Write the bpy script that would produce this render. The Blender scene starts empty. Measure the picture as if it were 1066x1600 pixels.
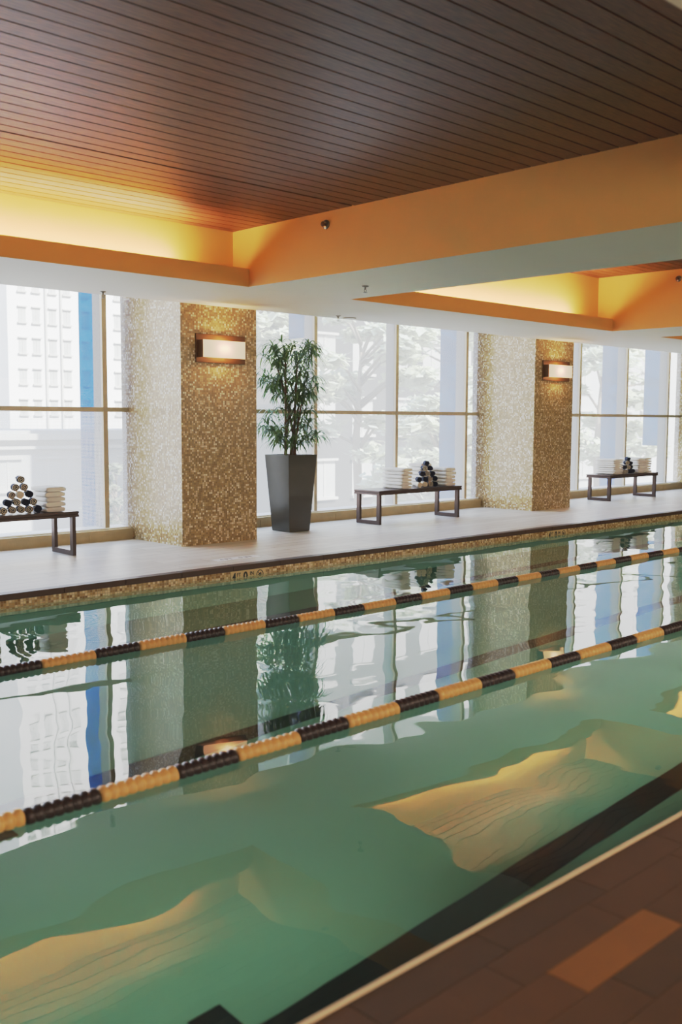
import bpy, math, random
from math import sin, cos, pi, radians
from mathutils import Vector, Matrix
random.seed(7)
SC = bpy.context.scene
COL = SC.collection

# ------------------------------------------------------------------ mesh builder
class MB:
    def __init__(s): s.v = []; s.f = []; s.m = []; s.sm = []
    def face(s, pts, m=0, smooth=False):
        b = len(s.v); s.v += [tuple(p) for p in pts]; s.f.append(tuple(range(b, b+len(pts)))); s.m.append(m); s.sm.append(smooth)
    def hexa(s, c, m=0):       # c: 8 points, bottom ring then top ring
        b = len(s.v); s.v += [tuple(p) for p in c]
        for q in ((3,2,1,0),(4,5,6,7),(0,1,5,4),(1,2,6,5),(2,3,7,6),(3,0,4,7)):
            s.f.append(tuple(b+i for i in q)); s.m.append(m); s.sm.append(False)
    def box(s, x0, x1, y0, y1, z0, z1, m=0):
        s.hexa([(x0,y0,z0),(x1,y0,z0),(x1,y1,z0),(x0,y1,z0),(x0,y0,z1),(x1,y0,z1),(x1,y1,z1),(x0,y1,z1)], m)
    def loft(s, rings, m=0, smooth=True, cap=True):   # rings: lists of points, same length, closed loops
        b = len(s.v); n = len(rings[0])
        for r in rings: s.v += [tuple(p) for p in r]
        for i in range(len(rings)-1):
            for j in range(n):
                k = (j+1) % n
                s.f.append((b+i*n+j, b+i*n+k, b+(i+1)*n+k, b+(i+1)*n+j)); s.m.append(m); s.sm.append(smooth)
        if cap:
            s.f.append(tuple(b+j for j in reversed(range(n)))); s.m.append(m); s.sm.append(False)
            s.f.append(tuple(b+(len(rings)-1)*n+j for j in range(n))); s.m.append(m); s.sm.append(False)
    def lathe(s, prof, c=(0,0,0), axis='z', n=20, m=0, smooth=True):   # prof: (radius, height)
        rings = []
        for r, h in prof:
            ring = []
            for k in range(n):
                a = 2*pi*k/n; p, q = r*cos(a), r*sin(a)
                if axis == 'z': ring.append((c[0]+p, c[1]+q, c[2]+h))
                elif axis == 'x': ring.append((c[0]+h, c[1]+p, c[2]+q))
                else: ring.append((c[0]+q, c[1]+h, c[2]+p))
            rings.append(ring)
        s.loft(rings, m, smooth)
    def tube(s, pts, rad, n=8, m=0):
        rings = []
        for i, p in enumerate(pts):
            p = Vector(p)
            d = (Vector(pts[min(i+1, len(pts)-1)]) - Vector(pts[max(i-1, 0)])).normalized()
            a = d.orthogonal().normalized() if abs(d.z) < .9 else Vector((1,0,0)).cross(d).normalized()
            if abs(d.z) >= .9: b2 = d.cross(a)
            else:
                a = d.cross(Vector((0,0,1))).normalized(); b2 = d.cross(a)
            r = rad[i] if isinstance(rad, (list, tuple)) else rad
            rings.append([p + a*r*cos(2*pi*k/n) + b2*r*sin(2*pi*k/n) for k in range(n)])
        s.loft(rings, m)
    def build(s, name, mats, parent=None, loc=None, bevel=0, seg=2):
        me = bpy.data.meshes.new(name)
        me.from_pydata(s.v, [], s.f)
        if not isinstance(mats, (list, tuple)): mats = [mats]
        for mt in mats: me.materials.append(mt)
        me.polygons.foreach_set('material_index', s.m); me.polygons.foreach_set('use_smooth', s.sm)
        me.update()
        o = bpy.data.objects.new(name, me); COL.objects.link(o)
        if parent: o.parent = parent
        if loc: o.location = loc
        if bevel:
            b = o.modifiers.new('bevel', 'BEVEL'); b.width = bevel; b.segments = seg; b.limit_method = 'ANGLE'; b.angle_limit = radians(40)
        return o

def box_obj(name, d, mat, parent=None, bevel=0):
    b = MB(); b.box(*d); return b.build(name, mat, parent, bevel=bevel)
def tag(o, label, cat, group=None, kind=None):
    o['label'] = label; o['category'] = cat
    if group: o['group'] = group
    if kind: o['kind'] = kind
    return o
def empty(name, loc=(0,0,0), rz=0):
    o = bpy.data.objects.new(name, None); COL.objects.link(o); o.location = loc; o.rotation_euler = (0,0,rz); o.empty_display_size = .1
    return o
def struct(o, label=None, cat=None):
    o['kind'] = 'structure'
    if label: o['label'] = label
    if cat: o['category'] = cat
    return o
def copy_tree(o, parent=None):
    c = o.copy(); COL.objects.link(c)
    if parent: c.parent = parent
    for ch in list(o.children): copy_tree(ch, c)
    return c

# ------------------------------------------------------------------ materials
def lin(r, g, b):
    f = lambda c: ((c/255+.055)/1.055)**2.4 if c/255 > .04045 else c/255/12.92
    return (f(r), f(g), f(b), 1)
class NT:
    def __init__(s, name):
        s.mat = bpy.data.materials.new(name); s.mat.use_nodes = True; s.t = s.mat.node_tree; s.t.nodes.clear()
        s.out = s.n('ShaderNodeOutputMaterial')
    def n(s, typ, **kw):
        nd = s.t.nodes.new(typ)
        for k, v in kw.items():
            if k.startswith('i_'): nd.inputs[k[2:].replace('_', ' ')].default_value = v
            else: setattr(nd, k, v)
        return nd
    def l(s, a, b): s.t.links.new(a, b)
    def math(s, op, a, b=None, c=None):
        nd = s.n('ShaderNodeMath', operation=op)
        for i, x in enumerate((a, b, c)):
            if x is None: continue
            if isinstance(x, (int, float)): nd.inputs[i].default_value = x
            else: s.l(x, nd.inputs[i])
        return nd.outputs[0]
    def ramp(s, fac, stops, interp='LINEAR'):
        r = s.n('ShaderNodeValToRGB'); cr = r.color_ramp; cr.interpolation = interp
        while len(cr.elements) > 1: cr.elements.remove(cr.elements[-1])
        cr.elements[0].position = stops[0][0]; cr.elements[0].color = stops[0][1]
        for p, c in stops[1:]:
            e = cr.elements.new(p); e.color = c
        s.l(fac, r.inputs[0]); return r.outputs[0]
    def mixc(s, f, a, b, mode='MIX'):
        m = s.n('ShaderNodeMix', data_type='RGBA', blend_type=mode)
        for i, x in ((0, f), (6, a), (7, b)):
            if isinstance(x, (int, float)): m.inputs[i].default_value = x
            elif isinstance(x, tuple): m.inputs[i].default_value = x
            else: s.l(x, m.inputs[i])
        return m.outputs[2]
    def bsdf(s, col=None, rough=.5, metal=0, spec=None, normal=None, **kw):
        b = s.n('ShaderNodeBsdfPrincipled')
        if isinstance(col, tuple): b.inputs['Base Color'].default_value = col
        elif col is not None: s.l(col, b.inputs['Base Color'])
        if isinstance(rough, (int, float)): b.inputs['Roughness'].default_value = rough
        else: s.l(rough, b.inputs['Roughness'])
        b.inputs['Metallic'].default_value = metal
        if spec is not None: b.inputs['Specular IOR Level'].default_value = spec
        if normal is not None: s.l(normal, b.inputs['Normal'])
        s.l(b.outputs[0], s.out.inputs[0]); return b
def coords(t):
    return t.n('ShaderNodeTexCoord').outputs['Object']

def plain(name, col, rough=.5, metal=0, var=.12, scale=6, bump=0, bscale=60, spec=None):
    t = NT(name); co = coords(t)
    no = t.n('ShaderNodeTexNoise'); no.inputs['Scale'].default_value = scale; no.inputs['Detail'].default_value = 4; t.l(co, no.inputs['Vector'])
    f = t.math('MULTIPLY_ADD', no.outputs[0], 2*var, 1-var)
    c = t.mixc(1.0, col, (1,1,1,1), 'MULTIPLY')
    hs = t.n('ShaderNodeHueSaturation'); t.l(c, hs.inputs['Color']); t.l(f, hs.inputs['Value'])
    nrm = None
    if bump:
        n2 = t.n('ShaderNodeTexNoise'); n2.inputs['Scale'].default_value = bscale; t.l(co, n2.inputs['Vector'])
        bp = t.n('ShaderNodeBump'); bp.inputs['Strength'].default_value = bump; bp.inputs['Distance'].default_value = .005; t.l(n2.outputs[0], bp.inputs['Height']); nrm = bp.outputs[0]
    t.bsdf(hs.outputs[0], rough, metal, spec, nrm); return t.mat

def mosaic(name, pitch, stops, grout, rough=.18, jitter=.10):
    t = NT(name); co = coords(t)
    geo = t.n('ShaderNodeNewGeometry')
    sc = t.n('ShaderNodeVectorMath', operation='SCALE'); t.l(co, sc.inputs[0]); sc.inputs['Scale'].default_value = 1/pitch
    off = t.n('ShaderNodeVectorMath', operation='ADD'); t.l(sc.outputs[0], off.inputs[0]); off.inputs[1].default_value = (.013, .017, .011)
    # keep the cell index constant along the face normal
    fl = t.n('ShaderNodeVectorMath', operation='FLOOR'); t.l(off.outputs[0], fl.inputs[0])
    wn = t.n('ShaderNodeTexWhiteNoise', noise_dimensions='3D'); t.l(fl.outputs[0], wn.inputs['Vector'])
    col = t.ramp(wn.outputs['Value'], stops, 'CONSTANT')
    fr = t.n('ShaderNodeVectorMath', operation='FRACTION'); t.l(off.outputs[0], fr.inputs[0])
    sx = t.n('ShaderNodeSeparateXYZ'); t.l(fr.outputs[0], sx.inputs[0])
    na = t.n('ShaderNodeVectorMath', operation='ABSOLUTE'); t.l(geo.outputs['Normal'], na.inputs[0])
    sn = t.n('ShaderNodeSeparateXYZ'); t.l(na.outputs[0], sn.inputs[0])
    g = None
    for i in range(3):
        d = t.math('ABSOLUTE', t.math('SUBTRACT', sx.outputs[i], .5))
        e = t.math('MULTIPLY', t.math('GREATER_THAN', d, .435), t.math('LESS_THAN', sn.outputs[i], .5))
        g = e if g is None else t.math('MAXIMUM', g, e)
    c = t.mixc(g, col, grout)
    sub = t.n('ShaderNodeVectorMath', operation='SUBTRACT'); t.l(wn.outputs['Color'], sub.inputs[0]); sub.inputs[1].default_value = (.5,.5,.5)
    s2 = t.n('ShaderNodeVectorMath', operation='SCALE'); t.l(sub.outputs[0], s2.inputs[0]); s2.inputs['Scale'].default_value = jitter
    ad = t.n('ShaderNodeVectorMath', operation='ADD'); t.l(s2.outputs[0], ad.inputs[0]); t.l(geo.outputs['Normal'], ad.inputs[1])
    nm = t.n('ShaderNodeVectorMath', operation='NORMALIZE'); t.l(ad.outputs[0], nm.inputs[0])
    r = t.math('MULTIPLY_ADD', g, .5, rough)
    t.bsdf(c, r, 0, .6, nm.outputs[0]); return t.mat

M = {}
M['mosaic'] = mosaic('mosaic_glass_tile', .0235, [(0, lin(144,116,70)), (.22, lin(170,140,88)), (.45, lin(192,168,120)), (.66, lin(156,132,90)), (.80, lin(214,200,168)), (.93, lin(232,224,202))], lin(156,140,110), .30, .07)
M['band'] = mosaic('pool_band_tile', .025, [(0, lin(156,118,66)), (.2, lin(198,164,108)), (.45, lin(222,196,148)), (.7, lin(176,142,90)), (.82, lin(238,222,184))], lin(180,158,120))
M['gold'] = plain('golden_plaster', lin(226,180,104), .85, var=.05, scale=3, bump=.35, bscale=220)
M['white'] = plain('cream_soffit_paint', lin(234,223,202), .7, var=.03, scale=2, bump=.2, bscale=160)
M['coping'] = plain('dark_coping_stone', lin(78,52,36), .45, var=.2, scale=14)
M['curb'] = plain('beige_stone_curb', lin(178,158,120), .6, var=.15, scale=8, bump=.3)
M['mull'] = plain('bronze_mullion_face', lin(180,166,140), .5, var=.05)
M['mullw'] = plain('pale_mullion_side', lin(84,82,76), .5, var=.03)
M['sill'] = plain('white_window_sill', lin(240,240,236), .4, var=.02)
M['bench'] = plain('dark_bench_metal', lin(76,60,54), .4, metal=.35, var=.15, scale=20)
M['planter'] = plain('grey_glazed_planter', lin(70,68,62), .28, metal=.25, var=.12, scale=9, spec=.7)
M['soil'] = plain('dark_soil', lin(52,40,30), .9, var=.3, scale=40)
M['cane'] = plain('brown_cane', lin(118,84,60), .7, var=.3, scale=30)
M['towel'] = plain('white_terry', lin(238,234,226), .95, var=.04, scale=30, bump=.7, bscale=400)
M['navy'] = plain('navy_terry', lin(28,32,52), .9, var=.2, scale=40, bump=.7, bscale=400)
M['cream'] = plain('cream_terry', lin(244,230,204), .95, var=.08, scale=40, bump=.7, bscale=400)
M['bronze'] = plain('dark_bronze', lin(104,68,34), .5, metal=.3, var=.15, scale=20)
M['chrome'] = plain('dull_chrome', lin(150,140,126), .3, metal=.9, var=.05)
M['tan'] = plain('tan_rope_float', lin(224,178,112), .4, var=.1, scale=12)
M['dark'] = plain('dark_rope_float', lin(50,34,32), .35, var=.2, scale=12)
M['cable'] = plain('steel_cable', lin(70,66,60), .4, metal=.7)
M['strip'] = plain('pale_edge_strip', lin(206,188,160), .5, var=.08, scale=10)
M['plate'] = plain('marker_tile_cream', lin(226,200,150), .25, var=.04)
M['platew'] = plain('marker_tile_white', lin(240,238,232), .3, var=.02)
M['ink'] = plain('black_ink', lin(22,18,16), .4, var=.05)
M['inkg'] = plain('worn_grey_ink', lin(120,116,112), .5, var=.05)
M['wallw'] = plain('warm_plaster_wall', lin(150,112,66), .8, var=.05)
M['backing'] = plain('black_backing', lin(14,10,8), .9, var=.1)
M['floormark'] = plain('dark_pool_line_tile', lin(8,26,24), .6, var=.1)
M['white_ext'] = plain('sunlit_white_render', lin(236,234,228), .9, var=.03, scale=.2)
M['grey_ext'] = plain('grey_render', lin(84,86,84), .9, var=.08, scale=.3)
M['lgrey_ext'] = plain('light_grey_render', lin(190,190,186), .9, var=.08, scale=.3)
M['extwin'] = plain('facade_glass', lin(194,194,188), .25, var=.15, scale=1)
M['extfr'] = plain('facade_trim', lin(200,198,190), .8, var=.05)
M['street'] = plain('asphalt', lin(150,150,148), .9, var=.1, scale=.4)
M['bark'] = plain('tree_bark', lin(150,140,126), .9, var=.2)
M['car'] = plain('silver_car_paint', lin(196,198,200), .25, metal=.4, var=.02)
M['tyre'] = plain('black_tyre', lin(30,30,30), .8, var=.1)
M['carglass'] = plain('car_window', lin(60,70,76), .1, var=.05)
M['awning'] = plain('grey_awning', lin(120,122,122), .8, var=.05)

def wood_ceiling():
    t = NT('brown_ceiling_plank'); co = coords(t)
    mp = t.n('ShaderNodeMapping'); mp.inputs['Scale'].default_value = (3, 30, 30); t.l(co, mp.inputs[0])
    no = t.n('ShaderNodeTexNoise'); no.inputs['Scale'].default_value = 3; no.inputs['Detail'].default_value = 6; t.l(mp.outputs[0], no.inputs['Vector'])
    c = t.ramp(no.outputs[0], [(.3, lin(96,58,34)), (.55, lin(124,78,46)), (.75, lin(144,96,60))])
    t.bsdf(c, .42, 0, .5); return t.mat
M['plank'] = wood_ceiling()

def deck_mat():
    t = NT('pale_wood_look_tile'); co = coords(t)
    br = t.n('ShaderNodeTexBrick'); t.l(co, br.inputs['Vector'])
    br.offset = .37; br.inputs['Scale'].default_value = 1; br.inputs['Brick Width'].default_value = 1.2; br.inputs['Row Height'].default_value = .2
    br.inputs['Mortar Size'].default_value = .004; br.inputs['Color1'].default_value = lin(204,194,178); br.inputs['Color2'].default_value = lin(224,216,202); br.inputs['Mortar'].default_value = lin(150,138,124)
    mp = t.n('ShaderNodeMapping'); mp.inputs['Scale'].default_value = (1.2, 9, 1); t.l(co, mp.inputs[0])
    no = t.n('ShaderNodeTexNoise'); no.inputs['Scale'].default_value = 2; no.inputs['Detail'].default_value = 6; t.l(mp.outputs[0], no.inputs['Vector'])
    v = t.ramp(no.outputs[0], [(.3, (.78,.77,.76,1)), (.7, (1,1,1,1))])
    c = t.mixc(1.0, br.outputs['Color'], v, 'MULTIPLY')
    t.bsdf(c, .42, 0, .4); return t.mat
M['deck'] = deck_mat()
M['nd'] = [plain('umber_deck_plank', lin(76,48,20), .6, var=.3, scale=5), plain('brown_deck_plank', lin(84,52,20), .6, var=.3, scale=6),
           plain('dark_deck_plank', lin(68,44,20), .65, var=.25, scale=5), plain('amber_deck_plank', lin(122,78,24), .6, var=.15, scale=5)]

def pool_mat():
    t = NT('green_pool_plaster'); co = coords(t)
    no = t.n('ShaderNodeTexNoise'); no.inputs['Scale'].default_value = .5; no.inputs['Detail'].default_value = 3; t.l(co, no.inputs['Vector'])
    c = t.ramp(no.outputs[0], [(.3, (.23,.43,.31,1)), (.7, (.29,.52,.42,1))])
    t.bsdf(c, .8, 0, .1); return t.mat
M['pool'] = pool_mat()

def water_mat():
    t = NT('rippled_clear_water'); co = coords(t)
    def noise(sc, det, mx=1, my=1, dist=0):
        mp = t.n('ShaderNodeMapping'); mp.inputs['Scale'].default_value = (mx, my, 1); t.l(co, mp.inputs[0])
        n = t.n('ShaderNodeTexNoise'); n.inputs['Scale'].default_value = sc; n.inputs['Detail'].default_value = det; n.inputs['Distortion'].default_value = dist
        t.l(mp.outputs[0], n.inputs['Vector']); return n.outputs[0]
    h = t.math('MULTIPLY', noise(.55, 0, 1, 1, .3), WAVE[0])
    h = t.math('MULTIPLY_ADD', noise(1.7, 0, 1, 1.2, .4), WAVE[1], h)
    h = t.math('MULTIPLY_ADD', noise(6.5, 0, 1, 1), WAVE[2], h)
    b = t.n('ShaderNodeBump'); b.inputs['Strength'].default_value = 1; b.inputs['Distance'].default_value = 1; t.l(h, b.inputs['Height'])
    fr = t.n('ShaderNodeFresnel'); fr.inputs['IOR'].default_value = 1.333; t.l(b.outputs[0], fr.inputs['Normal'])
    tr = t.n('ShaderNodeBsdfRefraction'); tr.inputs['Color'].default_value = (.86,.99,.92,1); tr.inputs['IOR'].default_value = 1.333; tr.inputs['Roughness'].default_value = 0; t.l(b.outputs[0], tr.inputs['Normal'])
    gl = t.n('ShaderNodeBsdfGlossy'); gl.inputs['Roughness'].default_value = 0; gl.inputs['Color'].default_value = (1,1,1,1); t.l(b.outputs[0], gl.inputs['Normal'])
    mx = t.n('ShaderNodeMixShader'); t.l(fr.outputs[0], mx.inputs[0]); t.l(tr.outputs[0], mx.inputs[1]); t.l(gl.outputs[0], mx.inputs[2])
    t.l(mx.outputs[0], t.out.inputs[0]); return t.mat
WAVE = (.010, .0042, .00030)
M['water'] = water_mat()

def pane_mat(name, haze, tint=(1,1,1,1), dots=False):
    t = NT(name); co = coords(t)
    tr = t.n('ShaderNodeBsdfTransparent'); tr.inputs[0].default_value = tint
    tl = t.n('ShaderNodeBsdfTranslucent'); tl.inputs[0].default_value = (.95,.90,.82,1)
    mx = t.n('ShaderNodeMixShader'); t.l(tr.outputs[0], mx.inputs[1]); t.l(tl.outputs[0], mx.inputs[2])
    if dots:
        sc = t.n('ShaderNodeVectorMath', operation='SCALE'); t.l(co, sc.inputs[0]); sc.inputs['Scale'].default_value = 60
        fr = t.n('ShaderNodeVectorMath', operation='FRACTION'); t.l(sc.outputs[0], fr.inputs[0])
        sb = t.n('ShaderNodeVectorMath', operation='SUBTRACT'); t.l(fr.outputs[0], sb.inputs[0]); sb.inputs[1].default_value = (.5,.5,.5)
        ml = t.n('ShaderNodeVectorMath', operation='MULTIPLY'); t.l(sb.outputs[0], ml.inputs[0]); ml.inputs[1].default_value = (1,0,1)
        ln = t.n('ShaderNodeVectorMath', operation='LENGTH'); t.l(ml.outputs[0], ln.inputs[0])
        g = t.math('LESS_THAN', ln.outputs['Value'], .36)
        t.l(t.math('MULTIPLY_ADD', g, .4, haze), mx.inputs[0])
    else: mx.inputs[0].default_value = haze
    gl = t.n('ShaderNodeBsdfGlossy'); gl.inputs['Roughness'].default_value = .02
    m2 = t.n('ShaderNodeMixShader'); m2.inputs[0].default_value = .03; t.l(mx.outputs[0], m2.inputs[1]); t.l(gl.outputs[0], m2.inputs[2])
    t.l(m2.outputs[0], t.out.inputs[0]); return t.mat
M['pane_clear'] = pane_mat('light_haze_glass', .07)
M['pane_mesh'] = pane_mat('dotted_screen_glass', .14, dots=True)
M['pane_haze'] = pane_mat('screened_glass', .24)
def fin_mat():
    t = NT('blue_tinted_glass')
    tr = t.n('ShaderNodeBsdfTransparent'); tr.inputs[0].default_value = (.05,.27,.56,1)
    df = t.n('ShaderNodeBsdfTranslucent'); df.inputs[0].default_value = (.02,.19,.46,1)
    mx = t.n('ShaderNodeMixShader'); mx.inputs[0].default_value = .45; t.l(tr.outputs[0], mx.inputs[1]); t.l(df.outputs[0], mx.inputs[2])
    t.l(mx.outputs[0], t.out.inputs[0]); return t.mat
M['fin'] = fin_mat()
def leaf_mat(name, c1, c2, rough=.45, trans=.35):
    t = NT(name); co = coords(t)
    no = t.n('ShaderNodeTexNoise'); no.inputs['Scale'].default_value = 9; t.l(co, no.inputs['Vector'])
    c = t.ramp(no.outputs[0], [(.35, c1), (.65, c2)])
    b = t.bsdf(c, rough, 0, .5)
    tl = t.n('ShaderNodeBsdfTranslucent'); t.l(c, tl.inputs[0])
    mx = t.n('ShaderNodeMixShader'); mx.inputs[0].default_value = trans
    t.l(b.outputs[0], mx.inputs[1]); t.l(tl.outputs[0], mx.inputs[2]); t.l(mx.outputs[0], t.out.inputs[0]); return t.mat
M['leaf'] = leaf_mat('green_strap_leaf', lin(70,104,60), lin(132,156,98), .35)
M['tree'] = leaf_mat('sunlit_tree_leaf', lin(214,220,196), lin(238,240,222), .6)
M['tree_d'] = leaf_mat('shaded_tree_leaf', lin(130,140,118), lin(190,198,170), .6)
def emis(name, col, s):
    t = NT(name); e = t.n('ShaderNodeEmission'); e.inputs[0].default_value = col; e.inputs[1].default_value = s; t.l(e.outputs[0], t.out.inputs[0]); return t.mat
M['bulb'] = emis('warm_bulb', (1,.62,.32,1), 110)
M['down'] = emis('downlight_glow', (1,.86,.66,1), 3)
def diffuser_mat():
    t = NT('opal_diffuser')
    tl = t.n('ShaderNodeBsdfTranslucent'); tl.inputs[0].default_value = (1,.9,.78,1)
    e = t.n('ShaderNodeEmission'); e.inputs[0].default_value = (1,.58,.34,1); e.inputs[1].default_value = .30
    a = t.n('ShaderNodeAddShader'); t.l(tl.outputs[0], a.inputs[0]); t.l(e.outputs[0], a.inputs[1]); t.l(a.outputs[0], t.out.inputs[0]); return t.mat
M['diffuser'] = diffuser_mat()

# ------------------------------------------------------------------ dimensions
XL, XR = -3.2, 27.0          # room ends
YN = -1.6                    # wall behind the camera
YE, YC = 1.70, 7.77          # near and far pool edges
YCF, YK = 9.36, 10.40        # column fronts, window curb
ZS, ZC = 2.75, 3.31          # soffit underside, slatted ceiling
WZ = -.115                   # water level
BEAMS = [(-.53, .88), (6.18, 7.585), (12.886, 14.29), (19.6, 21.0)]
COLS = [(-.33, .76), (6.46, 7.55), (13.235, 14.32), (20.24, 21.33)]

# ------------------------------------------------------------------ shell
struct(box_obj('floor', (XL, XR, YC+.001, YK, -.12, 0), M['deck']), 'pale wood-look tile deck between the pool and the windows', 'floor')
# far coping in lengths with open joints
b = MB(); x = XL
while x < XR:
    b.box(x, min(x+.61, XR)-.004, YC-.02, YC+.09, -.05, .004); x += .61
struct(b.build('trim_1', M['coping'], bevel=.004), 'dark stone coping along the window side of the pool', 'coping')
struct(box_obj('trim_2', (XL, XR, YC, YC+.08, -.30, -.051), M['band']), 'gold and cream mosaic band at the far waterline', 'tile band')
# basin
b = MB()
ZB = -1.335
b.box(XL, XR, YE-.2, YC+.2, ZB-.2, ZB)
b.box(XL, XR, YC+.002, YC+.2, ZB, -.30)
b.box(XL, XR, YE-.2, YE, ZB, -.06)
b.box(XL-.2, XL, YE-.2, YC+.2, ZB-.2, -.06); b.box(XR, XR+.2, YE-.2, YC+.2, ZB-.2, -.06)
struct(b.build('pool_basin', M['pool']), 'green plastered pool basin under the water', 'pool')
b = MB()
for yl in (2.59, 4.78, 6.97):       # lane lines, each ending in a cross bar
    b.box(2.12, 24.4, yl-.085, yl+.085, ZB, ZB+.004)
    for xt in (1.97, 24.4): b.box(xt, xt+.15, yl-.27, yl+.27, ZB, ZB+.005)
struct(b.build('trim_3', M['floormark']), 'three dark tile lane lines on the pool floor ending in cross bars', 'lane line')
b = MB(); b.face([(XL,YE,WZ),(XR,YE,WZ),(XR,YC,WZ),(XL,YC,WZ)])
struct(b.build('pool_water', M['water']), 'gently rippled green pool water mirroring the windows', 'water')
# near deck of narrow planks
b = MB(); y = YE-.02; row = 0
while y > YN:
    w = .13; x = XL - random.random()*.5
    if row == 2: x = 2.12 - .5*12
    while x < 14:
        L = .5
        m = 3 if (row == 2 and abs(x-2.12) < .05) else (random.choice((0,0,1,2)))
        if row == 6 and abs(x-1.6) < .3: m = 3
        b.box(max(x, XL), x+L-.003, y-w+.002, y, -.06, 0, m); x += L
    y -= w; row += 1
b.box(XL, XR, YN, YE-.02, -.2, -.061, 2)
b.box(14, XR, YN, YE-.02, -.06, 0, 2)
struct(b.build('floor_near', M['nd']), 'dark brown planked deck on the near side of the pool', 'floor')
struct(box_obj('trim_4', (XL, XR, YE-.02, YE+.0, -.2, .004), M['strip'], bevel=.003), 'thin pale edging strip on the near rim of the pool', 'edge strip')
# curb
b = MB(); x = XL
cc = sorted(COLS)
segs = [(XL, -.33), (.76, 6.46), (7.55, 13.235), (14.32, 20.24), (21.33, XR)]
for a, c in segs:
    b.box(a, c, YK, YK+.14, 0, .125)
    b.box(a, c, YK-.008, YK+.14, .095, .13)
    k = a+.9
    while k < c-.3: b.box(k, k+.03, YK-.006, YK, 0, .095); k += 1.4
struct(b.build('baseboard_far', M['curb']), 'low beige stone curb under the windows', 'curb')
# end and back walls, roof
struct(box_obj('wall_left', (XL-.2, XL, YN-.2, 10.9, -.2, 4.2), M['wallw']), 'warm end wall', 'wall')
struct(box_obj('wall_right', (XR, XR+.2, YN-.2, 10.9, -.2, 4.2), M['wallw']), 'warm far end wall', 'wall')
struct(box_obj('wall_back', (XL-.2, XR+.2, YN-.2, YN, -.2, 4.2), M['wallw']), 'warm wall behind the near deck', 'wall')
b = MB(); b.box(XL-.2, XR+.2, YN-.2, 11.2, 3.75, 4.2)
struct(b.build('roof_slab', M['white']))
# planked ceilings, one per bay
bays = [(XL, -.53, ZC), (.88, 6.18, ZC), (7.585, 12.886, 3.53), (14.29, 19.6, 3.53), (21.0, XR, 3.53)]
YN1 = 1.62
for i, (xa, xb, zc) in enumerate(bays):
    b = MB(); y = 8.06; k = 0
    while y > YN1-.3:
        g = .013
        if i == 1 and k == 12:       # one board sags and opens its joint
            b.hexa([(xa,y-.145+g,zc),(xb,y-.145+g,zc),(xb,y-.022,zc),(xa,y-.002,zc),(xa,y-.145+g,zc+.02),(xb,y-.145+g,zc+.02),(xb,y-.022,zc+.02),(xa,y-.002,zc+.02)])
        else: b.box(xa, xb, y-.145+g, y, zc, zc+.02)
        y -= .145; k += 1
    b.box(xa, xb, YN1-.3, 8.06, zc+.03, zc+.05, 1)
    struct(b.build('ceiling' if i == 1 else 'ceiling_bay', [M['plank'], M['backing']]), ['','brown slatted ceiling over the nearer pool bay','brown slatted ceiling beyond the first beam','',''][i] or 'brown slatted ceiling of a hidden bay', 'ceiling')
# beams: gold sides, white underside
for i, (xa, xb) in enumerate(BEAMS):
    b = MB(); b.box(xa, xb, YN1+.002, 7.783, ZS, 3.74)
    b.m[-6] = 1
    b.box(xa, xb, 7.783, 8.12, ZS+.045, 3.74); b.box(xa, xb, YN1-.34, YN1+.002, ZS+.045, 3.74)
    struct(b.build('ceiling_beam', [M['gold'], M['white']]), ['gold beam at the near end','broad gold-sided beam with white underside crossing above the first column','second gold beam above the farther column','third gold beam at the far right'][i], 'beam')
# soffit over the deck + cove
def soffit(y0, y1, ylip, ywall, sgn, name, lab):
    b = MB()
    b.box(XL, XR, y0, y1, ZS, ZS+.04, 1)                       # white underside slab
    struct(b.build(name, [M['gold'], M['white']]), lab, 'soffit')
soffit(7.785, YCF, 0, 0, 1, 'ceiling_soffit', 'white painted soffit over the window-side deck')
soffit(YN, YN1, 0, 0, 1, 'ceiling_soffit_near', 'white soffit over the near deck')
for i, (xa, xb, zc) in enumerate(bays):
    b = MB()
    b.box(xa, xb, 7.778, 7.815, ZS+.0005, 2.925)                   # lip
    b.box(xa, xb, 8.03, 8.10, ZS+.04, 3.74)                     # lit cove wall
    b.box(xa, xb, YN1-.037, YN1, ZS+.0005, 2.925); b.box(xa, xb, YN1-.33, YN1-.27, ZS+.04, 3.74)
    struct(b.build('wall_cove', M['gold']), ['gold cove','gold lit cove and lip over the near bay','gold lit cove and lip beyond the first beam','gold cove and lip past the second beam','gold cove'][i], 'cove')
# pocket behind the soffit edge
b = MB(); b.box(XL, XR, YCF-.03, YCF, ZS+.04, 3.74)
struct(b.build('wall_pocket', M['white']))
b = MB(); b.box(XL, XR, 10.36, 10.75, 3.55, 3.75)
struct(b.build('trim_5', M['mullw']))

# ------------------------------------------------------------------ columns
for i, (xa, xb) in enumerate(COLS):
    b = MB(); b.box(xa, xb, YCF+.002, 10.62, .0, 3.74)
    struct(b.build('wall_column', M['mosaic']), ['mosaic column behind the near bench','mosaic tiled column beside the tall potted plant','second mosaic tiled column between two benches','mosaic tiled column at the far right'][i], 'column')

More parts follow.
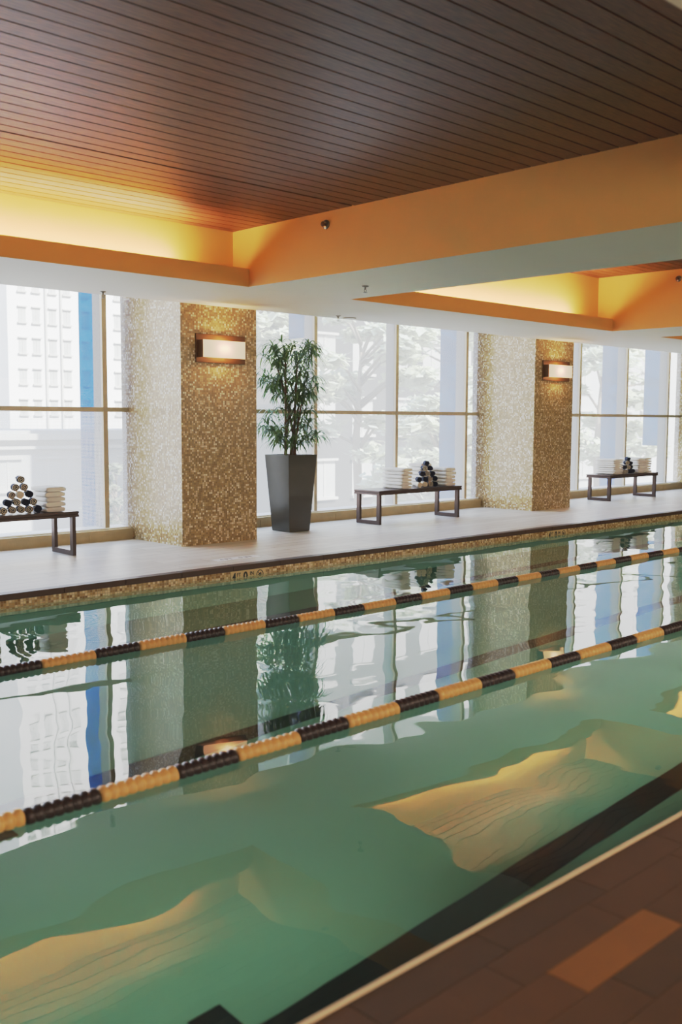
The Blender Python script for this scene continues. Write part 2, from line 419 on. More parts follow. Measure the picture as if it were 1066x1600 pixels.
# ------------------------------------------------------------------ windows
mx = [1.05+1.69*k for k in range(-2, 16)]; mx = [6.122+1.69*k for k in range(-5, 13)]
fins = {6.122: (.0, 3.5), 9.505: (2.62, 3.5), 12.88: (0, 3.5), 17.95: (0, 3.5), 19.64: (.93, 3.5)}
wn = 0
for bi, (a, c) in enumerate(segs):
    wn += 1
    w = empty('window_%d' % wn, ((a+c)/2, 10.5, 0)); struct(w, ['window at the near end','tall window left of the first mosaic column, white city buildings outside','hazy window between the two mosaic columns with trees outside','window right of the second mosaic column with blue glass fins','window at the far end'][bi], 'window')
    ox = -(a+c)/2
    def P(name, d, mat, bevel=0):
        b = MB(); b.box(d[0]+ox, d[1]+ox, d[2]-10.5, d[3]-10.5, d[4], d[5]); return b.build(name, mat, w, bevel=bevel)
    P('sill', (a, c, YK+.05, 10.75, .125, .150), M['sill'])
    P('transom', (a, c, 10.485, 10.53, 1.535, 1.590), M['mull'])
    P('head', (a, c, 10.485, 10.60, 3.50, 3.56), M['mull'])
    xs = [x for x in mx if a+.02 < x < c-.06]
    for x in xs:
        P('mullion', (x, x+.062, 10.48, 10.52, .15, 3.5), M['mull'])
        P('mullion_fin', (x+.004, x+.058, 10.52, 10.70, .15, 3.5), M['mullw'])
        for fx, (z0, z1) in fins.items():
            if abs(fx-x) < .05: P('blue_glass_fin', (x+.02, x+.035, 10.702, 11.06, max(z0, .12), z1), M['fin'])['label'] = 'blue tinted glass fin outside the mullion'
    ed = [a] + xs + [c]
    for k in range(len(ed)-1):
        hz = 'pane_haze' if a > 7 or a < 0 else None
        x0, x1 = ed[k]+(.062 if k else 0), ed[k+1]
        for z0, z1, mt in ((.15, 1.535, hz or 'pane_mesh'), (1.59, 3.5, hz or 'pane_clear')):
            b = MB(); y = .022
            b.face([(x0+ox, y, z0), (x1+ox, y, z0), (x1+ox, y, z1), (x0+ox, y, z1)])
            b.build('pane', M[mt], w)

# ------------------------------------------------------------------ sconces
def sconce(x0, x1, label):
    z0, z1 = 2.10, 2.425; yb = YCF
    t = empty('wall_sconce', ((x0+x1)/2, yb, z0)); W = (x1-x0)/2; H = z1-z0
    def B(n, d, m, bv=.003): b = MB(); b.box(*d); return b.build(n, m, t, bevel=bv)
    B('backplate', (-W, W, -.014, .004, 0, H), M['bronze'])
    B('side_bracket', (-W+.02, -W+.032, -.109, -.014, .055, H-.072), M['bronze'])
    B('side_bracket', (W-.072, W-.060, -.109, -.014, .055, H-.072), M['bronze'])
    B('diffuser', (-W+.034, W-.074, -.112, -.104, .055, H-.072), M['diffuser'], 0)
    b = MB(); b.lathe([(.001,-.08),(.018,-.075),(.02,0),(.018,.075),(.001,.08)], (-.02,-.055,H/2), 'x', 12)
    b.build('bulb', M['bulb'], t)
    return tag(t, label, 'wall lamp', 'bronze sconces on the mosaic columns')
sconce(6.66, 7.367, 'lit bronze sconce on the column beside the tall potted plant')
sconce(13.43, 14.19, 'lit bronze sconce on the second, farther mosaic column')

# ------------------------------------------------------------------ benches
def bench(x0, x1, y0, y1, label):
    zt = .475
    t = empty('bench', ((x0+x1)/2, (y0+y1)/2, 0)); W = (x1-x0)/2; D = (y1-y0)/2
    def B(n, bx, m=M['bench'], bv=.003):
        b = MB()
        for d in bx: b.box(*d)
        return b.build(n, m, t, bevel=bv)
    B('bench_top', [(-W, W, -D, D, zt-.026, zt), (-W+.006, W-.006, -D+.006, D-.006, zt-.034, zt-.026)])
    B('apron', [(-W, W, -D, D, zt-.062, zt-.034)])
    for s in (-1, 1):
        xc = s*(W-.05); h = .02
        b = MB()
        b.box(xc-h, xc+h, -D+.02, -D+.085, 0, zt-.062); b.box(xc-h, xc+h, D-.085, D-.02, 0, zt-.062); b.box(xc-h, xc+h, -D+.085, D-.085, 0, .055)
        b.build('leg_frame', M['bench'], t, bevel=.002)
    return tag(t, label, 'bench', 'dark metal benches by the windows')
bench(3.44, 5.235, 9.49, 10.0, 'dark bench by the window left of the first mosaic column, holding rolled and folded towels')
bench(9.81, 11.60, 9.48, 9.98, 'dark bench with loop legs between the potted plant and the second column')
bench(15.90, 17.62, 9.55, 10.06, 'dark bench right of the second mosaic column, farthest from the pool corner')

# ------------------------------------------------------------------ towels
ZT = .4765
def folded_mesh(w, d, h, seed):
    r = random.Random(seed)
    b = MB(); n = 7
    # cross-section (x,z) swept along y with slight sag; three soft layers at the folded ends
    prof = []
    for k in range(24):
        a = 2*pi*k/24; ca, sa = cos(a), sin(a)
        px = (abs(ca)**.35)*(1 if ca >= 0 else -1)*w/2; pz = (abs(sa)**.55)*(1 if sa >= 0 else -1)*h/2
        prof.append((px, pz+h/2))
    rings = []
    for i in range(n+1):
        y = -d/2 + d*i/n; e = .965 if i in (0, n) else 1
        rings.append([(px*e*(1+r.uniform(-.006,.006)), y, (pz-h/2)*(.86 if i in (0, n) else 1)+h/2+r.uniform(-.0006,.0006)) for px, pz in prof])
    b.loft(rings)
    # fold seam lines as thin creases on the pool-facing side
    b.box(-w/2*.9, w/2*.9, -d/2-.004, -d/2+.02, h*.40, h*.60)
    return b
def folded(x, y, z, w, d, h, label, seed, group, rz=0):
    o = folded_mesh(w, d, h, seed).build('folded_towel', M['towel'], loc=(x, y, z))
    o.rotation_euler.z = rz
    return tag(o, label, 'towel', group)
ORD = ['bottom', 'second', 'third', 'fourth', 'fifth', 'sixth', 'seventh', 'eighth']
def stack(x, y, n, w, d, h, where, group, seed):
    r = random.Random(seed); z = ZT
    for k in range(n):
        hh = h*r.uniform(.94, 1.05)
        pos = 'top' if k == n-1 else ('bottom' if k == 0 else ORD[k]+' from bottom')
        folded(x+r.uniform(-.008,.008), y+r.uniform(-.008,.008), z, w*r.uniform(.96,1.03), d, hh, 'white folded towel, %s of stack %s' % (pos, where), seed+k, group, r.uniform(-.03,.03))
        z += hh+.0008
stack(4.99, 9.70, 5, .225, .34, .052, "right of rolls, nearest bench", 'folded towels right of the pyramid on the nearest bench', 10)
stack(4.24, 9.70, 6, .22, .34, .052, "left of rolls, nearest bench", 'folded towels left of the pyramid on the nearest bench', 30)
stack(10.43, 9.72, 6, .20, .40, .0475, "at middle bench's left end", 'folded towels at the left end of the middle bench', 50)
stack(11.12, 9.90, 6, .24, .26, .055, "behind rolls, middle bench", 'folded towels behind the rolls on the middle bench', 70)
stack(11.42, 9.74, 5, .22, .40, .054, "at middle bench's right end", 'folded towels at the right end of the middle bench', 90)
stack(16.29, 9.82, 7, .27, .42, .040, "left of rolls, farthest bench", 'folded towels at the left of the farthest bench', 110)
stack(17.07, 9.80, 6, .22, .42, .047, "just behind rolls, farthest bench", 'folded towels in the inner right stack of the farthest bench', 130)
stack(17.31, 9.80, 6, .22, .42, .047, "at farthest bench's right end", 'folded towels in the outer right stack of the farthest bench', 150)

def roll_strip(b, R, y0, y1, th, turns, ph, m=0, squash=1):
    n = 44; inner, outer = [], []
    for i in range(n+1):
        a = ph + turns*2*pi*i/n; f = i/n
        r = R*(.18+.82*f); 
        outer.append((r*cos(a), r*sin(a)*squash)); inner.append(((r-th)*cos(a), (r-th)*sin(a)*squash))
    for i in range(n):
        q = [inner[i], inner[i+1], outer[i+1], outer[i]]
        b.hexa([(q[0][0],y0,q[0][1]),(q[1][0],y0,q[1][1]),(q[2][0],y0,q[2][1]),(q[3][0],y0,q[3][1]),
                (q[0][0],y1,q[0][1]),(q[1][0],y1,q[1][1]),(q[2][0],y1,q[2][1]),(q[3][0],y1,q[3][1])], m)
def make_roll(kind, ph, R):
    b = MB(); L = .13
    roll_strip(b, R-.0005, -L/2+.004, L/2, .0125, 2.4, ph)
    b.lathe([(R*.80, -L/2+.02), (R*.80, L/2-.02)], axis='y', n=16)
    o = b.build('rolled_towel', M['navy'] if kind != 'cream' else M['cream'])
    e = MB(); roll_strip(e, R-.0005, -L/2, -L/2+.006, .0056, 2.4, ph)
    o2 = e.build('rolled_edge', M['cream'] if kind != 'dark' else M['navy'], o)
    o2['label'] = 'pale rolled hem' if kind != 'dark' else 'navy rolled hem'
    return o
RR = .044
protos = {k: [make_roll(k, ph, RR) for ph in (0.4, 2.5, 4.4)] for k in ('edged', 'cream', 'dark')}
used = set()
def place_roll(kind, x, y, z, label, group, rz=0):
    p = random.choice(protos[kind])
    o = p if id(p) not in used else copy_tree(p)
    used.add(id(p))
    o.location = (x, y, z); o.rotation_euler.z = rz
    return tag(o, label, 'towel', group)
POS = ['leftmost', 'second', 'third', 'fourth', 'rightmost']
def pyramid(xc, y, rows, kinds, where, group, rz=0):
    n0 = rows[0]; R = RR; k = 0
    for ri, n in enumerate(rows):
        for j in range(n):
            x = xc + (j-(n-1)/2)*2*R*1.035/cos(rz); z = ZT + R + ri*R*1.75
            pos = 'single' if n == 1 else ('rightmost' if j == n-1 else POS[j])
            rn = 'top' if ri == len(rows)-1 else ('bottom' if ri == 0 else ORD[ri])
            kd = kinds[ri][j]; word = {'edged': 'pale-edged navy rolled towel', 'cream': 'cream rolled towel', 'dark': 'dark navy rolled towel'}[kd]
            lab = '%s, %s in %s row, pyramid %s' % (word, pos, rn, where)
            if n == 1: lab = '%s at the top of the pyramid %s' % (word, where)
            place_roll(kd, x, y + random.uniform(-.01,.01), z, lab, group, rz)
e, c_, d = 'edged', 'cream', 'dark'
pyramid(4.63, 9.60, [5,4,3,2,1], [[e,e,e,e,d],[d,e,d,e],[e,c_,d],[e,e],[e]], 'on the nearest bench', 'rolled towels on the nearest bench', -radians(16))
pyramid(10.93, 9.60, [4,4,3,2,1], [[c_,c_,e,d],[d,d,e,d],[d,e,d],[e,d],[d]], 'on the middle bench', 'rolled towels on the middle bench', -radians(34))
pyramid(16.69, 9.68, [4,3,2,1], [[e,e,d,d],[d,e,d],[e,d],[d]], 'on the farthest bench', 'rolled towels on the farthest bench', -radians(38))

for ps in protos.values():
    for p in ps:
        if id(p) not in used:
            for ch in list(p.children): bpy.data.objects.remove(ch)
            bpy.data.objects.remove(p)

# ------------------------------------------------------------------ potted plants
def strap_leaf(b, base, az, el, L, w, droop, m=0):
    p = Vector(base); d = Vector((cos(az)*cos(el), sin(az)*cos(el), sin(el))); n = 6; side = Vector((-sin(az), cos(az), 0))
    pts = [p.copy()]; seg = L/n
    for i in range(n):
        p = p + d*seg; pts.append(p.copy())
        d = (d + Vector((0,0,-droop*(.6+i*.25)))).normalized()
    prof = [.35, .9, 1, .95, .8, .5, .05]
    base_i = len(b.v)
    for i, q in enumerate(pts):
        b.v.append(tuple(q - side*w*prof[i])); b.v.append(tuple(q + side*w*prof[i]))
    for i in range(n):
        b.f.append((base_i+2*i, base_i+2*i+1, base_i+2*i+3, base_i+2*i+2)); b.m.append(m); b.sm.append(True)
def potted(x, y, label, seed, sc=1):
    r = random.Random(seed)
    t = empty('potted_dracaena', (x, y, 0))
    hb, ht, H = .175, .243, 1.0
    b = MB(); sq = lambda h, z: [(-h,-h,z),(h,-h,z),(h,h,z),(-h,h,z)]
    b.loft([sq(hb,0), sq(ht,H), sq(ht-.025,H), sq(ht-.035,H-.06)], smooth=False)
    pl = b.build('planter', M['planter'], t, bevel=.004)
    b = MB(); b.face(sq(ht-.036, H-.045)); b.build('soil', M['soil'], pl)
    tops = []
    for k in range(7):
        a = k*2.4; rr = r.uniform(.03,.11)
        tx, ty = r.uniform(-.22,.22), r.uniform(-.18,.18); h = r.choice((.75,1.15,1.3,1.38,1.22,.7,1.3))
        b = MB()
        pts = [(rr*cos(a)+tx*f**1.6, rr*sin(a)+ty*f**1.6, H-.05+h*f) for f in (0,.25,.5,.75,1)]
        b.tube(pts, [.019,.017,.016,.014,.011], 8); b.build('stem', M['cane'], t)
        tops.append(pts)
    b = MB()
    def rosette(c, n, L, az0=None, spread=2*pi, e0=-.25, e1=.75):
        a0 = r.uniform(0, 2*pi) if az0 is None else az0
        for q in range(n):
            az = a0 + spread*(q/n-.5) + r.uniform(-.15,.15)
            strap_leaf(b, c, az, r.uniform(e0, e1), L*r.uniform(.75,1.15), r.uniform(.008,.013), r.uniform(.20,.40))
    # two tiers of fan clusters carried out on short petioles, with bare cane between and below
    for (zc, rad, zh, num) in ((1.36, .42, .23, 46), (2.08, .41, .36, 66), (1.85,.34,.14,14)):
        for k in range(num):
            a = r.uniform(0, 2*pi); rr = rad*math.sqrt(r.uniform(.12, 1)); z = zc + r.uniform(-zh, zh)
            rr *= math.sqrt(max(.3, 1-((z-zc)/zh)**2*.6))
            cx, cy = rr*cos(a), rr*sin(a)
            root = r.choice(tops); f = min(1, max(.15, (z-.12-1.0)/1.35)); f = max(.15, f)
            i = min(3, int(f*4)); q0 = Vector(root[i]); q1 = Vector(root[i+1]); g = q0.lerp(q1, f*4-i)
            if g.z > z: g.z = z-.08
            b.tube([g, (g+Vector((cx,cy,z)))/2+Vector((0,0,.03)), (cx,cy,z)], .0035, 5)
            rosette((cx, cy, z), 12, .29, az0=a, spread=5.0)
    for root in tops:
        if root[-1][2] > 2: rosette(root[-1], 14, .25, e0=.2, e1=1.4)
    b.build('foliage', M['leaf'], t)
    t.scale = (sc, sc, sc)
    return tag(t, label, 'potted plant')
potted(8.49, 9.82, 'tall leafy cane plant in a tapered grey planter right of the first column', 3)
potted(19.74, 9.78, 'cane plant at the far right edge, before the third column', 5, .8)

# ------------------------------------------------------------------ lane ropes
def disc_prof(n, pitch, r):
    p = []
    for k in range(n):
        h = k*pitch
        p += [(r*.70, h+.001), (r*.93, h+pitch*.22), (r, h+pitch*.42), (r, h+pitch*.58), (r*.93, h+pitch*.80), (r*.70, h+pitch*.97)]
    return p
def rope(yc, x0, x1, phase, label, r=.043):
    t = empty('lane_rope', (x0, yc, WZ+.012))
    sect = {}
    for nm, nd, m in (('dark', 8, M['dark']), ('tan', 9, M['tan'])):
        L = .328 if nm == 'dark' else .382
        b = MB(); b.lathe(disc_prof(nd, L/nd, r), axis='x', n=18, m=0)
        o = b.build('float_section', m, t); sect[nm] = (o, L)
    firsts = set(); x = phase
    while x > x0: x -= .714
    x += .714
    while x < x1:
        for nm in ('dark', 'tan'):
            o, L = sect[nm]
            if nm in firsts: o = o.copy(); COL.objects.link(o)
            firsts.add(nm)
            # floats bob a little with the ripples
            o.location = (x-x0 + (.330 if nm == 'tan' else 0), .012*sin(x*.9+yc), .004*sin(x*2.1)); o.rotation_euler = (random.uniform(0,6), 0, 0)
            o['label'] = ('dark brown' if nm == 'dark' else 'tan') + ' run of float discs'
        x += .714
    b = MB(); b.tube([(0,0,0), ((x1-x0)/2,0,0), (x1-x0,0,0)], .006, 6); b.build('cable', M['cable'], t)
    return tag(t, label, 'lane rope', 'floating lane ropes')
rope(5.745, -1.5, 24, 3.267, 'lane rope with tan and dark floats, the one closer to the windows')
rope(3.562, -1.5, 24, 2.404, 'lane rope with tan and dark floats, the one closer to the brown near deck')

# ------------------------------------------------------------------ depth markers
def text(s, size, mat, parent, loc, rot=(pi/2,0,0), sx=1, name='lettering', bold=.0):
    c = bpy.data.curves.new(name, 'FONT'); c.body = s; c.size = size; c.extrude = .0008; c.offset = bold; c.materials.append(mat)
    tmp = bpy.data.objects.new(name, c); me = bpy.data.meshes.new_from_object(tmp); bpy.data.objects.remove(tmp)
    o = bpy.data.objects.new(name, me); COL.objects.link(o); o.parent = parent; o.location = loc; o.rotation_euler = rot; o.scale = (sx,1,1); return o
def marker(x0, x1, label):
    t = empty('depth_marker', (x0, YC-.001, WZ)); W = (x1-x0)/3
    for k in range(3):
        b = MB(); b.box(k*W+.001, (k+1)*W-.001, -.004, .0, -.08, .064); b.build('marker_tile', M['plate'], t)
    s = W/.14
    text('4', .125, M['ink'], t, (.018*s, -.005, -.042), sx=.72*s, bold=.004)
    text('FT', .052, M['ink'], t, (.072*s, -.005, .006), sx=.85*s, bold=.001)
    text('0', .125, M['ink'], t, (.150*s, -.005, -.042), sx=.80*s, bold=.004)
    text('IN', .052, M['ink'], t, (.226*s, -.005, .006), sx=.9*s, bold=.001)
    # no diving ring: circle, diagonal bar and a small diver
    b = MB(); cx, cz, n = .348*s, .004, 32
    for k in range(n):
        a, c = 2*pi*k/n, 2*pi*(k+1)/n
        p = [(cx+r_*cos(q), z, cz+r_*sin(q)) for z in (-.006, -.0045) for q, r_ in ((a,.037),(c,.037),(c,.044),(a,.044))]
        b.hexa(p)
    def bar(ax, az, bx, bz, w):
        dx, dz = bx-ax, bz-az; L = math.hypot(dx, dz); nx, nz = -dz/L*w, dx/L*w
        b.hexa([(cx+ax-nx,-.0065,cz+az-nz),(cx+bx-nx,-.0065,cz+bz-nz),(cx+bx+nx,-.0065,cz+bz+nz),(cx+ax+nx,-.0065,cz+az+nz),
                (cx+ax-nx,-.0045,cz+az-nz),(cx+bx-nx,-.0045,cz+bz-nz),(cx+bx+nx,-.0045,cz+bz+nz),(cx+ax+nx,-.0045,cz+az+nz)])
    bar(-.028, .028, .028, -.028, .003); bar(-.022,-.006,.016,.016,.0045); bar(.0,.0,.022,.0,.003)
    b.build('no_diving_symbol', M['ink'], t)
    return tag(t, label, 'depth marker', 'depth markers in the waterline tile band')
marker(5.925, 6.375, 'cream depth marker reading 4 FT 0 IN in the waterline band below the first column')
marker(11.36, 11.82, 'small far depth marker reading 4 FT 0 IN, below and before the second column')
t = empty('deck_depth_plate', (6.05, 8.12, 0))
b = MB(); b.box(0, .56, 0, .14, .0, .004); b.build('plate', M['platew'], t)
text('4 FT', .09, M['inkg'], t, (.06,.04,.0045), (0,0,0)); text('0 IN', .09, M['inkg'], t, (.31,.04,.0045), (0,0,0))
tag(t, 'white depth plate set in the pale deck in front of the first column', 'depth plate')

# ------------------------------------------------------------------ ceiling fittings
def sprinkler(x, y, z, label):
    t = empty('sprinkler_head', (x, y, z))
    b = MB(); b.lathe([(.034,0),(.030,-.008),(.012,-.012)], n=18); b.build('escutcheon', M['chrome'], t)
    b = MB(); b.lathe([(.009,-.010),(.009,-.035)], n=10)
    for s in (-1, 1): b.tube([(s*.008,0,-.03),(s*.014,0,-.045),(s*.006,0,-.062)], .003, 6)
    b.build('frame_arms', M['chrome'], t)
    b = MB(); b.lathe([(.006,-.060),(.022,-.063),(.022,-.066),(.004,-.066)], n=16); b.build('deflector', M['chrome'], t)
    return tag(t, label, 'sprinkler', 'pendent sprinklers in the white soffit')
sprinkler(6.94, 6.92, ZS, 'sprinkler head under the white underside of the broad beam')
sprinkler(8.67, 9.12, ZS, 'small sprinkler head in the soffit above the potted plant')
sprinkler(5.36, 9.14, ZS, 'small sprinkler head in the soffit left of the first column')
def side_head(x, y, z, label):
    t = empty('sidewall_sprinkler', (x, y, z))
    b = MB(); b.lathe([(.042,0),(.040,-.010),(.016,-.014)], axis='x', n=20); b.build('escutcheon', M['chrome'], t)
    b = MB(); b.lathe([(.012,-.012),(.012,-.04),(.022,-.043),(.022,-.048),(.004,-.05)], axis='x', n=16); b.build('nozzle', M['bronze'], t)
    return tag(t, label, 'sprinkler')
side_head(6.18, 6.66, 3.196, 'dark sidewall sprinkler on the gold face of the broad beam')
side_head(12.886, 6.78, 3.40, 'dark sidewall sprinkler on the second gold beam')
t = empty('recessed_downlight', (8.95, 9.20, ZS))
b = MB(); b.lathe([(.062,0),(.085,-.001),(.085,-.008),(.062,-.008)], n=28); b.build('trim_ring', M['mull'], t)
b = MB(); b.lathe([(.06,-.001),(.06,-.004)], n=24); b.build('lens', M['down'], t)
tag(t, 'round recessed downlight in the soffit right of the potted plant', 'downlight')

# ------------------------------------------------------------------ outside
GZ = -6.5
struct(box_obj('ground', (-60, 220, 11.6, 260, GZ-.3, GZ), M['street']), 'pale street outside the windows', 'ground')
def building(name, x0, x1, y, z1, wall, label, wins, depth=12, extra=None, parent_kind=None):
    t = empty(name, (x0, y, GZ))
    b = MB(); b.box(0, x1-x0, 0, depth, 0, z1-GZ); b.build('facade', wall, t)
    for (wx, wz, ww, wh) in wins:
        b = MB(); X, Z = wx-x0, wz-GZ
        b.box(X, X+ww, -.03, .05, Z, Z+wh, 0)
        b.box(X+ww*.46, X+ww*.54, -.06, -.02, Z, Z+wh, 1); b.box(X-.1, X+ww+.1, -.22, .0, Z-.16, Z, 1); b.box(X-.1, X+ww+.1, -.22, 0, Z+wh, Z+wh+.14, 1)
        b.build('window', [M['extwin'], M['extfr']], t)
    if extra:
        b = MB()
        for d in extra: b.box(d[0]-x0, d[1]-x0, d[2]-y, d[3]-y, d[4]-GZ, d[5]-GZ)
        b.build('cornice', M['extfr'], t)
    return tag(t, label, 'building')
wx = [48.5, 50.1, 52.0, 53.7, 56.0, 60.0, 61.8]
building('tower_block', 47.3, 68, 100, 49, M['white_ext'], 'sunlit white tower block with small paired windows seen through the left window',
         [(x, 3.3+3.25*k-1.4, .85, 1.55) for x in wx for k in range(14)], extra=[(51.5,51.7,99.8,100.1,GZ,49),(53.3,53.5,99.8,100.1,GZ,49),(58.5,58.8,99.8,100.1,GZ,49)])
building('stone_building', 20, 44, 60, .7, M['lgrey_ext'], 'low pale stone building with wide windows and a cornice across the street',
         [(27.3+2.75*k+(.6 if k > 2 else 0), -3.1, 1.7, 1.95) for k in range(6)], extra=[(20,44,59.4,60.1,.1,.5),(20,44,59.6,60.1,-.5,-.3),(20,44,59.8,60.1,-3.9,-3.75)], depth=9)
building('grey_block', 18, 33.2, 72, 6.8, M['grey_ext'], 'grey block behind the low stone building at the left edge', [(20+3*k, 2.0, 1.2, 1.8) for k in range(4)], depth=8)
b0 = building('balcony_block', 30, 50.6, 114, 40, M['white_ext'], 'white block with stacked balconies left of the tower', [(33+3.4*k, 12+4*j, 1.6, 1.8) for k in range(4) for j in range(6)],
         extra=[(46,50.6,112.6,114,z,z+.35) for z in (11,15,19,23,27,31,35)])
building('pale_panel_building', 74, 90, 95, 30, M['white_ext'], 'pale building with fine vertical ribs seen above the potted plant', [(75+1.9*k, 6, .5, 20) for k in range(7)])
building('dark_glass_building', 36, 62, 42, 26, M['grey_ext'], 'grey building standing behind the trees in the middle window', [(38+3.1*k, -3+3.6*j, 1.7, 2.1) for k in range(7) for j in range(7)])
building('far_pale_building', 64, 96, 44, 18, M['lgrey_ext'], 'light grey building seen right of the second column', [(65+3.2*k, -3+3.4*j, 1.6, 1.8) for k in range(9) for j in range(6)])
# shop awning with its sign
t = empty('shop_awning', (35.4, 59.9, -4.9))
b = MB(); b.hexa([(0,-1.6,0),(6,-1.6,0),(6,-.0,0),(0,-.0,0),(0,-1.6,.62),(6,-1.6,.62),(6,-.0,.95),(0,-.0,.95)]); b.build('canopy', M['awning'], t)
text('ZANE', .62, M['white_ext'], t, (.35,-1.62,.10), sx=.8, bold=.01)
tag(t, 'grey shop awning with white lettering beside the first column', 'awning')
def car(x, y, rz, label):
    t = empty('parked_car', (x, y, GZ), rz)
    b = MB(); sec = [(-2.1,.35,.75,.80),(-1.9,.25,.95,.86),(-1.0,.25,1.0,.88),(1.0,.25,.98,.88),(1.9,.25,.85,.84),(2.15,.35,.65,.76)]
    b.loft([[(x_,-w,z0),(x_,w,z0),(x_,w,z1*.8),(x_,w*.92,z1),(x_,-w*.92,z1),(x_,-w,z1*.8)] for x_, z0, z1, w in sec], smooth=False); body = b.build('body', M['car'], t, bevel=.03)
    b = MB(); b.loft([[(-1.5,-.8,.95),(1.0,-.8,.95),(1.0,.8,.95),(-1.5,.8,.95)],[(-1.0,-.68,1.42),(.35,-.68,1.42),(.35,.68,1.42),(-1.0,.68,1.42)]], smooth=False); b.build('cabin', M['carglass'], t, bevel=.04)
    b = MB(); b.box(-1.0,.35,-.69,.69,1.415,1.46); b.build('roof', M['car'], t, bevel=.015)
    for sx in (-1.3, 1.35):
        for sy in (-.80, .80):
            b = MB(); b.lathe([(.2,-.1),(.33,-.1),(.34,0),(.33,.1),(.2,.1)], (sx, sy, .34), 'y', 18); b.build('wheel', M['tyre'], t)
    return tag(t, label, 'car')
car(26.5, 52, .05, 'pale parked car glimpsed beneath the nearest bench')
car(21.8, 50, .0, 'second pale parked car at the left edge beyond the bench')

def tree(x, y, zc, R, seed, label, mat='tree', n=5200, layers=10):
    r = random.Random(seed); t = empty('street_tree', (x, y, GZ)); Z = zc-GZ
    b = MB(); b.tube([(0,0,0),(.1,.05,Z*.4),(-.1,.1,Z*.8),(.0,0,Z+R*.4)], [.22,.18,.12,.04], 8)
    clumps = []
    for k in range(layers*3):
        a = r.uniform(0,2*pi); h = r.uniform(-.9,.95); rr = R*math.sqrt(max(.05, 1-h*h))*r.uniform(.35,1)
        c = Vector((rr*cos(a), rr*sin(a), Z+h*R)); clumps.append((c, r.uniform(.35,.75)*R*.42))
        b.tube([(0,0,Z+h*R-.9 if h > -.3 else Z-R*.8), c*.5+Vector((0,0,(Z+h*R)*.5-.2)), c], [.06,.04,.015], 5)
    b.build('trunk', M['bark'], t)
    b = MB()
    for i in range(n):
        c, cr = r.choice(clumps)
        p = c + Vector((r.gauss(0,.5)*cr, r.gauss(0,.5)*cr, r.gauss(0,.20)*cr))
        s = r.uniform(.13,.27); u = Vector((r.uniform(-1,1), r.uniform(-1,1), r.uniform(-.4,.4))).normalized(); v = u.cross(Vector((r.uniform(-.5,.5), r.uniform(-.8,.1), 1))).normalized()
        b.face([p-u*s, p-v*s*.6, p+u*s, p+v*s*.6])
    b.build('crown', M[mat], t)
    return tag(t, label, 'tree', 'street trees outside')
tree(22.4, 22.5, 2.6, 2.5, 1, 'pale sunlit tree outside, right of the potted plant')
tree(19.9, 17.0, .1, 1.9, 2, 'low bushy tree outside, behind the middle bench')
tree(36.0, 30.0, 2.8, 3.8, 3, 'tall spreading tree outside the right part of the middle window')
tree(24.4, 19.0, .4, 2.0, 4, 'bright tree outside beside the second column')
tree(34.6, 21.3, 2.2, 2.8, 5, 'tree outside right of the second column', 'tree')
tree(30.0, 50.0, -3.0, 1.9, 7, 'greyish street tree at the left edge before the stone building', 'tree_d', 1500, 7)
tree(16.3, 20.5, 4.0, 1.8, 8, 'tree outside above the potted plant', 'tree')

# ------------------------------------------------------------------ light
def area(name, loc, rot, sx, sy, energy, col, spread=pi):
    l = bpy.data.lights.new(name, 'AREA'); l.shape = 'RECTANGLE'; l.size = sx; l.size_y = sy; l.energy = energy; l.color = col; l.spread = spread
    o = bpy.data.objects.new(name, l); COL.objects.link(o); o.location = loc; o.rotation_euler = rot; return o
for i, (xa, xb, zc) in enumerate(bays):
    x0, x1 = (xa+.1 if xa < 0 else xa+.8), xb-.7
    if x1-x0 < .5: continue
    L = x1-x0
    area('cove_light_far', ((x0+x1)/2, 7.90, 2.85), (pi+radians(16), 0, 0), L, .08, 12.5*L, (1,.66,.40))
    area('cove_light_near', ((x0+x1)/2, 1.47, 2.85), (pi-radians(16), 0, 0), L, .08, 1.3*L, (1,.68,.40))
area('unseen_room_fill', (9, -1.45, 2.15), (pi/2-radians(8), 0, 0), 24, .5, 165, (1,.83,.64))  # unseen warm fill added behind the camera to brighten surfaces facing it
for k in range(5): area('added_underwater_fill', (1+5*k, 1.74, -.55), (pi/2-radians(10), 0, 0), 4.2, .35, 6.5, (.88,1,.92), radians(80))  # added fill below the near rim, out of view, to brighten the basin
def sun():
    l = bpy.data.lights.new('sun', 'SUN'); l.energy = 14; l.angle = radians(.6); l.color = (1,.97,.92)
    o = bpy.data.objects.new('sun', l); COL.objects.link(o); o.rotation_euler = Vector((-.35, 1.0, -.95)).to_track_quat('-Z', 'Y').to_euler()
sun()
for a, c in segs:
    p = area('window_portal', ((a+c)/2, 10.75, 1.8), (-pi/2, 0, 0), c-a, 3.4, 1, (1,1,1)); p.data.cycles.is_portal = True
w = bpy.data.worlds.new('sky'); SC.world = w; w.use_nodes = True; nt = w.node_tree; nt.nodes.clear()
wo = nt.nodes.new('ShaderNodeOutputWorld'); bg = nt.nodes.new('ShaderNodeBackground'); tc = nt.nodes.new('ShaderNodeTexCoord'); sp = nt.nodes.new('ShaderNodeSeparateXYZ'); rp = nt.nodes.new('ShaderNodeValToRGB')
nt.links.new(tc.outputs['Generated'], sp.inputs[0]); nt.links.new(sp.outputs[2], rp.inputs[0])
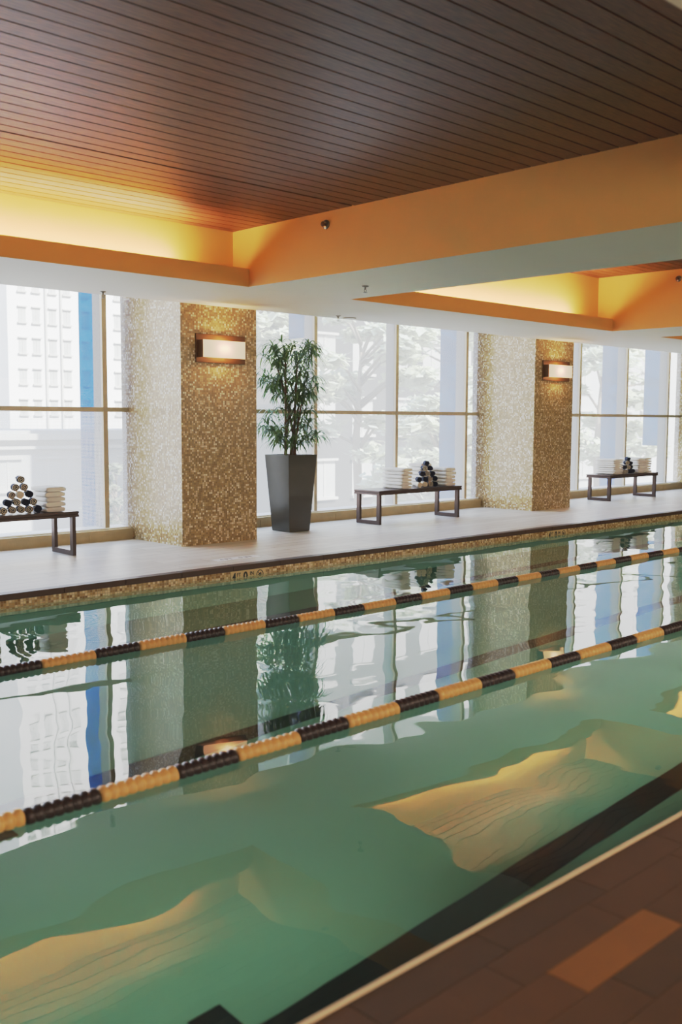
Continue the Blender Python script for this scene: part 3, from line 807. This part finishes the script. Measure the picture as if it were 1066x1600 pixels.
rp.color_ramp.elements[0].color = (1,.96,.90,1); rp.color_ramp.elements[0].position = 0; rp.color_ramp.elements[1].color = (.42,.62,1,1); rp.color_ramp.elements[1].position = .6
bg.inputs[1].default_value = 3.3
nt.links.new(rp.outputs[0], bg.inputs[0]); nt.links.new(bg.outputs[0], wo.inputs[0])

# ------------------------------------------------------------------ camera
yaw, pitch, roll, F = 0.763783, -0.0925959, 0.0043339, 1546.61
f = Vector((sin(yaw)*cos(pitch), cos(yaw)*cos(pitch), sin(pitch))); r = Vector((cos(yaw), -sin(yaw), 0)); u = r.cross(f)
r2 = r*cos(roll)+u*sin(roll); u2 = -r*sin(roll)+u*cos(roll)
cd = bpy.data.cameras.new('camera'); cam = bpy.data.objects.new('camera', cd); COL.objects.link(cam)
m = Matrix((r2, u2, -f)).transposed().to_4x4(); m.translation = Vector((0,0,1.45)); cam.matrix_world = m
cd.sensor_fit = 'VERTICAL'; cd.sensor_height = 36; cd.lens = 36*F/1600; cd.clip_end = 500; cd.clip_start = .05
cd.dof.use_dof = True; cd.dof.focus_distance = 11.5; cd.dof.aperture_fstop = 2.2
SC.camera = cam

# ------------------------------------------------------------------ render look
SC.cycles.use_denoising = True
SC.cycles.max_bounces = 9; SC.cycles.diffuse_bounces = 5; SC.cycles.glossy_bounces = 4; SC.cycles.transparent_max_bounces = 24; SC.cycles.transmission_bounces = 4
SC.cycles.sample_clamp_indirect = 6; SC.cycles.caustics_reflective = False; SC.cycles.caustics_refractive = True
vs = SC.view_settings; vs.view_transform = 'Standard'; vs.look = 'None'; vs.exposure = 0; vs.gamma = 1
vs.use_curve_mapping = True
cm = vs.curve_mapping; cm.white_level = (6,6,6); cm.extend = 'HORIZONTAL'
cv = cm.curves[3]
# soft shoulder: scene value / 6 -> display-linear value
pts = [(0, .006), (.005, .075), (.0125, .20), (.035, .49), (.08, .63), (.14, .69), (.27, .79), (.50, .90), (.70, .93), (1, .95)]
cv.points[0].location = pts[0]; cv.points[1].location = pts[-1]
for p in pts[1:-1]: cv.points.new(*p)
cm.update()
